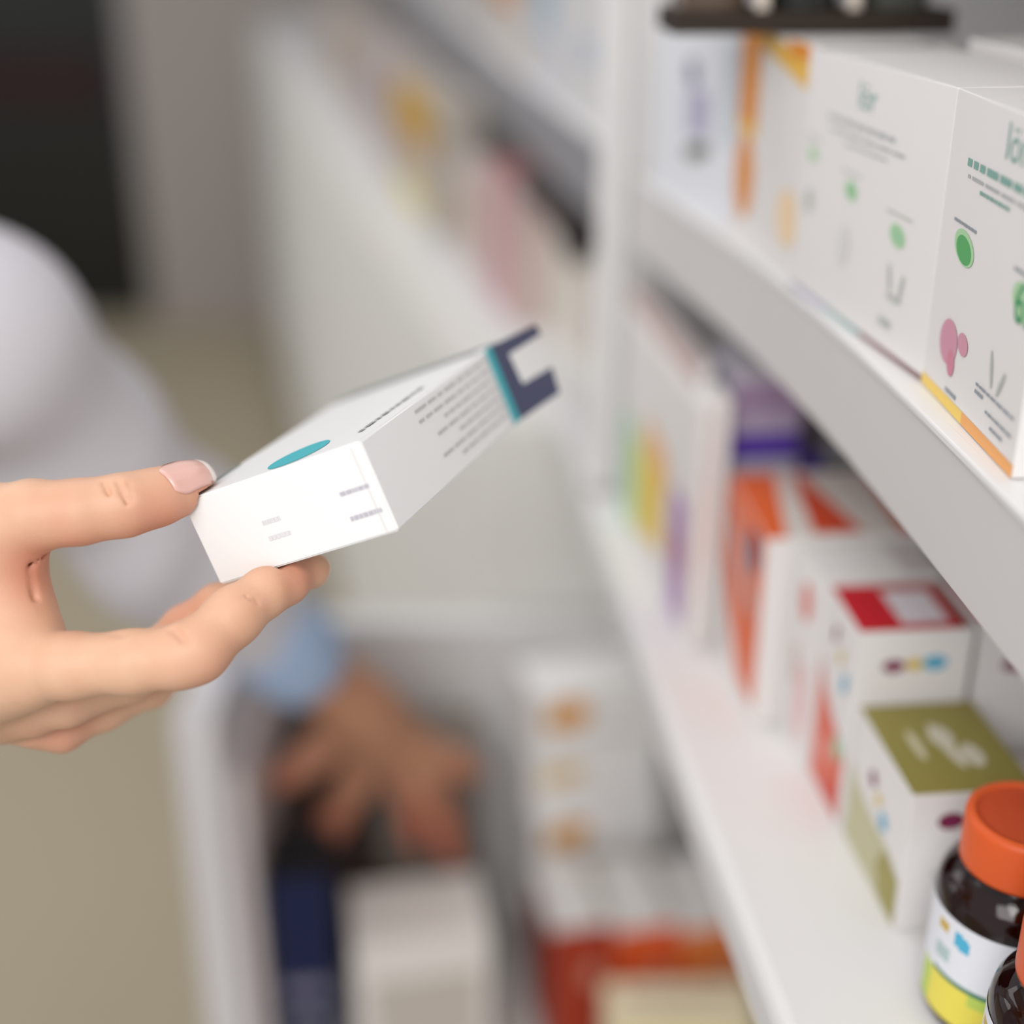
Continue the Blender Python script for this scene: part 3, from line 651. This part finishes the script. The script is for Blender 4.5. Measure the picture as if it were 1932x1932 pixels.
# coarse rest of the body, inside the coat and beyond the frame
Bd = SDF(); Bd.fine = False
rs, ls = np.array([-.62, .38, -.12]), np.array([-.60, .74, -.10])
el = dep(-60, 655, .785)
Bd.chain([(np.array([-.66, .56, .20]), .078), (np.array([-.645, .56, .13]), .070)], .03)
Bd.chain([(np.array([-.66, .56, .10]), .052), (np.array([-.66, .56, -.02]), .06)], .03)
Bd.chain([(rs, .05), (ls, .05)], .05); Bd.chain([(np.array([-.66, .56, -.10]), .10), (np.array([-.66, .56, -.40]), .11), (np.array([-.66, .56, -.58]), .13)], .08)
for sy in (-.085, .085):
    Bd.chain([(np.array([-.66, .56 + sy, -.62]), .085), (np.array([-.65, .56 + sy, -1.05]), .055), (np.array([-.67, .56 + sy, -1.44]), .038), (np.array([-.66, .56 + sy, -1.485]), .035), (np.array([-.50, .56 + sy, -1.495]), .025)], .03)
Bd.chain([(rs, .045), (np.array([-.50, .32, -.34]), .038), (np.array([-.36, .355, -.26]), .030), (q(-400, 1185, .475, 150)[0], .026)], .02)
Bd.chain([(ls, .045), (el, .040), (dep(455, 1150, 1.03), .028)], .02)
Bd.chain([(np.array([-.572, .56, .178]), .008), (np.array([-.556, .56, .148]), .012)], .012)      # nose
Bd.chain([(np.array([-.575, .545, .112]), .008), (np.array([-.575, .575, .112]), .008)], .008)     # lips
for sy in (-1, 1): Bd.chain([(np.array([-.665, .56 + sy * .077, .175]), .013), (np.array([-.662, .56 + sy * .074, .145]), .010)], .008)
bv, bf = Bd.mesh(.006)
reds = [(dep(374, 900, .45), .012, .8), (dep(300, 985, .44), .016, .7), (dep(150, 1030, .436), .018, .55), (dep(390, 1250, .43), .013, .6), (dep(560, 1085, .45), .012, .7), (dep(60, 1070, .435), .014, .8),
        (dep(110, 1385, .47), .014, .5), (dep(470, 1150, .435), .012, .3), (dep(350, 1150, .48), .014, .5), (dep(850, 1600, 1.16), .06, 1.1), (dep(600, 1590, 1.17), .05, 1.1), (dep(500, 1480, 1.14), .05, 1.0), (dep(880, 1450, 1.14), .02, .6), (dep(780, 1580, 1.17), .05, 1.1)]  # wide spots on the far fingertips paint the drawer shade
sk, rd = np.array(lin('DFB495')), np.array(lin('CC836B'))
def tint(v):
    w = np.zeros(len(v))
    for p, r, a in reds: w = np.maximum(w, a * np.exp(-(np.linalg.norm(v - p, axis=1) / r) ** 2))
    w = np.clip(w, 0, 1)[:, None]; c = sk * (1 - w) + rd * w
    far = ((v[:, 1] > .85) & (v[:, 0] > -.3))[:, None]; return np.where(far, c * np.array([.68, .56, .51]), c)  # far hand darkened: drawer shade painted into its skin colour
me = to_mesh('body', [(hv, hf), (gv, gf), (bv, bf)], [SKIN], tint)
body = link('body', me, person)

# thumb nail: a curved plate laid on the thumb's upper surface
def nail(name, rows, up, sd, mat_body, mat_tip, lift=.0003, lim=.0235):
    bm = bmesh.new(); gridv = []
    for cpt, halfw, dirw in rows:
        line = []
        for k in range(13):
            t = (k / 12 * 2 - 1)
            st = np.array(cpt) + dirw * halfw * t + up * .02; p = st.copy(); hit = False
            for _ in range(60):
                dd = sd(p[None])[0]
                p = p - up * max(min(dd, .004), -.004) * .8
                if abs(dd) < 2e-5: hit = True; break
            if not hit or (st - p) @ up > lim: p = st - up * lim
            while boxsd(p) < .0004: p = p + up * .0002 - dirw * .0002 * np.sign(dirw @ (c0w - p))
            line.append(bm.verts.new(V(p + up * lift * (1.0 - .5 * t * t))))
        gridv.append(line)
    for i in range(len(gridv) - 1):
        for k in range(12):
            f = bm.faces.new((gridv[i][k], gridv[i][k + 1], gridv[i + 1][k + 1], gridv[i + 1][k])); f.material_index = 1 if i >= len(gridv) - 3 else 0; f.smooth = True
    o = finish(bm, name, [mat_body, mat_tip], person)
    s = o.modifiers.new('s', 'SOLIDIFY'); s.thickness = .0005; s.offset = 0
    return o
NAIL = mat('nail_pink', 'E3B3A6', .22, .02, coat=.6); TIPM = mat('nail_tip', 'F1E4DC', .25)
pA, pB = dep(318, 905, .437), dep(403, 868, .453)
ax = pB - pA; axn = ax / np.linalg.norm(ax)
cam_up = dep(340, 860, .43) - dep(340, 900, .45)               # up and towards the lens
up = cam_up - axn * (cam_up @ axn); up /= np.linalg.norm(up)
sw = np.cross(axn, up)
rows = []
for i in range(13):
    t = i / 12; w = .0064 * (1 if 2 < i < 11 else (.62, .82, .95)[i] if i <= 2 else (.9, .72)[i - 11])
    rows.append((pA + ax * t - up * .004, w, sw))
nl = nail('fingernail', rows, up, H, NAIL, TIPM); nl['label'] = 'pale pink thumb nail with a white tip'

# white coat (sleeves and body) and the pale blue cuff
Ct = SDF(); Ct.fine = False
Ct.chain([(rs, .066), (np.array([-.52, .30, -.33]), .058), (np.array([-.40, .345, -.27]), .048)], .03)
Ct.chain([(ls, .062), (el, .056), (dep(110, 815, .86), .051), (dep(300, 1000, .94), .050), (dep(478, 1165, 1.03), .042)], .045)
Ct.chain([(rs, .06), (ls, .06)], .05)
Ct.chain([(np.array([-.665, .56, -.12]), .13), (np.array([-.665, .56, -.40]), .135), (np.array([-.665, .56, -.62]), .20), (np.array([-.665, .56, -1.0]), .19)], .08)
fa = dep(-60, 655, .785); fb = dep(478, 1165, 1.03); fd = (fb - fa) / np.linalg.norm(fb - fa)
def folds(P):
    s = P @ fd; t = P @ np.array([.3, .8, -.5]); u_ = P @ np.array([.7, -.2, .6])
    return .0022 * np.sin(s * 60 + 3 * np.sin(t * 22 + 1) + u_ * 25) * np.sin(u_ * 31 + t * 12) + .0022 * np.sin(s * 17 + t * 28 + 2 * np.sin(u_ * 18)) + .0010 * np.sin(s * 41 + u_ * 70 + 2 * np.sin(t * 33))
cv, cf = Ct.mesh(.005, disp=folds, pad=.01)
COAT = mat('coat_cotton', 'D3CFD3', .85, .02, 12, bump=.15, bscale=900)
link('coat', to_mesh('coat', [(cv, cf)], [COAT]), person)
Cu = SDF(); Cu.fine = False
Cu.chain([(dep(430, 1120, 1.01), .036), (dep(520, 1202, 1.045), .040), (dep(556, 1236, 1.06), .040)], .006)
kv, kf = Cu.mesh(.0025, disp=lambda P: .0012 * np.sin(P[..., 0] * 160 + P[..., 2] * 90))
link('shirt_cuff', to_mesh('cuff', [(kv, kf)], [mat('blue_shirt', 'A9BEDC', .8, .03, 60, bump=.1, bscale=900)]), person)['label'] = 'pale blue shirt cuff'
# hair, eyes, trousers and shoes
Hr = SDF(); Hr.fine = False
Hr.chain([(np.array([-.672, .56, .212]), .082), (np.array([-.705, .56, .15]), .080), (np.array([-.715, .56, .06]), .055)], .03)
for sy in (-1, 1): Hr.chain([(np.array([-.66, .56 + sy * .03, .235]), .060), (np.array([-.69, .56 + sy * .058, .15]), .032)], .03)
link('hair', to_mesh('hair', [Hr.mesh(.005)], [mat('dark_brown_hair', '3A2A20', .5, .2, 200, bump=.5, bscale=200)]), person)
for sy in (-1, 1):
    bm = bmesh.new(); bmesh.ops.create_uvsphere(bm, u_segments=20, v_segments=12, radius=.0115)
    finish(bm, 'eye', mat('eye_white', 'EDEAE6', .2), person, Matrix.Translation(V((-.5905, .56 + sy * .030, .178))), smooth=True)
Tr = SDF(); Tr.fine = False
for sy in (-.085, .085): Tr.chain([(np.array([-.66, .56 + sy, -.66]), .098), (np.array([-.65, .56 + sy, -1.05]), .072), (np.array([-.67, .56 + sy, -1.40]), .060)], .02)
link('trousers', to_mesh('trousers', [Tr.mesh(.007)], [mat('grey_trousers', '4A4D55', .85, .05, 60)]), person)
for sy in (-.085, .085):
    Sh = SDF(); Sh.fine = False
    Sh.chain([(np.array([-.685, .56 + sy, -1.470]), .047), (np.array([-.58, .56 + sy, -1.478]), .040), (np.array([-.49, .56 + sy, -1.482]), .036)], .03)
    link('shoe', to_mesh('shoe', [Sh.mesh(.005)], [mat('white_shoe', 'DADADA', .5)]), person)

# ================================================================= LIGHT
def area(name, loc, tgt, size, power, colr=(1, 1, 1), sy=None):
    l = bpy.data.lights.new(name, 'AREA'); l.energy = power; l.color = colr; l.size = size
    if sy: l.shape = 'RECTANGLE'; l.size_y = sy
    o = bpy.data.objects.new(name, l); C.objects.link(o); o.location = V(loc)
    o.rotation_euler = (V(tgt) - V(loc)).to_track_quat('-Z', 'Y').to_euler(); return o
area('key_light', (-.75, -1.35, 1.05), (.0, .7, -.3), 1.4, 25, (1, .985, .97))
area('drawer_fill', (.02, -.30, .42), (.03, .95, -.62), .45, 3.2, (1, .985, .965))  # added fill above the lens to brighten the drawer, no real lamp
area('ceiling_light', (-.9, 1.4, 1.9), (0, 1.2, -.5), 1.4, 10, (1, .99, .975))
area('side_fill', (-2.6, 2.2, .5), (-.1, 1.8, -.5), 1.8, 17, (1, .99, .975))  # added fill from the left for cabinet and carton sides, no window there
w = bpy.data.worlds.new('world'); bpy.context.scene.world = w; w.use_nodes = True
w.node_tree.nodes['Background'].inputs[0].default_value = (.93, .95, 1.0, 1); w.node_tree.nodes['Background'].inputs[1].default_value = .66

# ================================================================= CAMERA
cam = bpy.data.cameras.new('camera'); co = bpy.data.objects.new('camera', cam); C.objects.link(co)
co.location = (0, 0, HC); co.rotation_euler = (math.pi / 2 - TH, 0, 0)
cam.sensor_width = 36; cam.lens = F / 1932 * 36; cam.clip_start = .02
cam.dof.use_dof = True; cam.dof.focus_distance = .445; cam.dof.aperture_fstop = 2.2; cam.dof.aperture_blades = 0
bpy.context.scene.camera = co
vs = bpy.context.scene.view_settings; vs.view_transform = 'Standard'; vs.look = 'None'; vs.exposure = 0; vs.gamma = 1
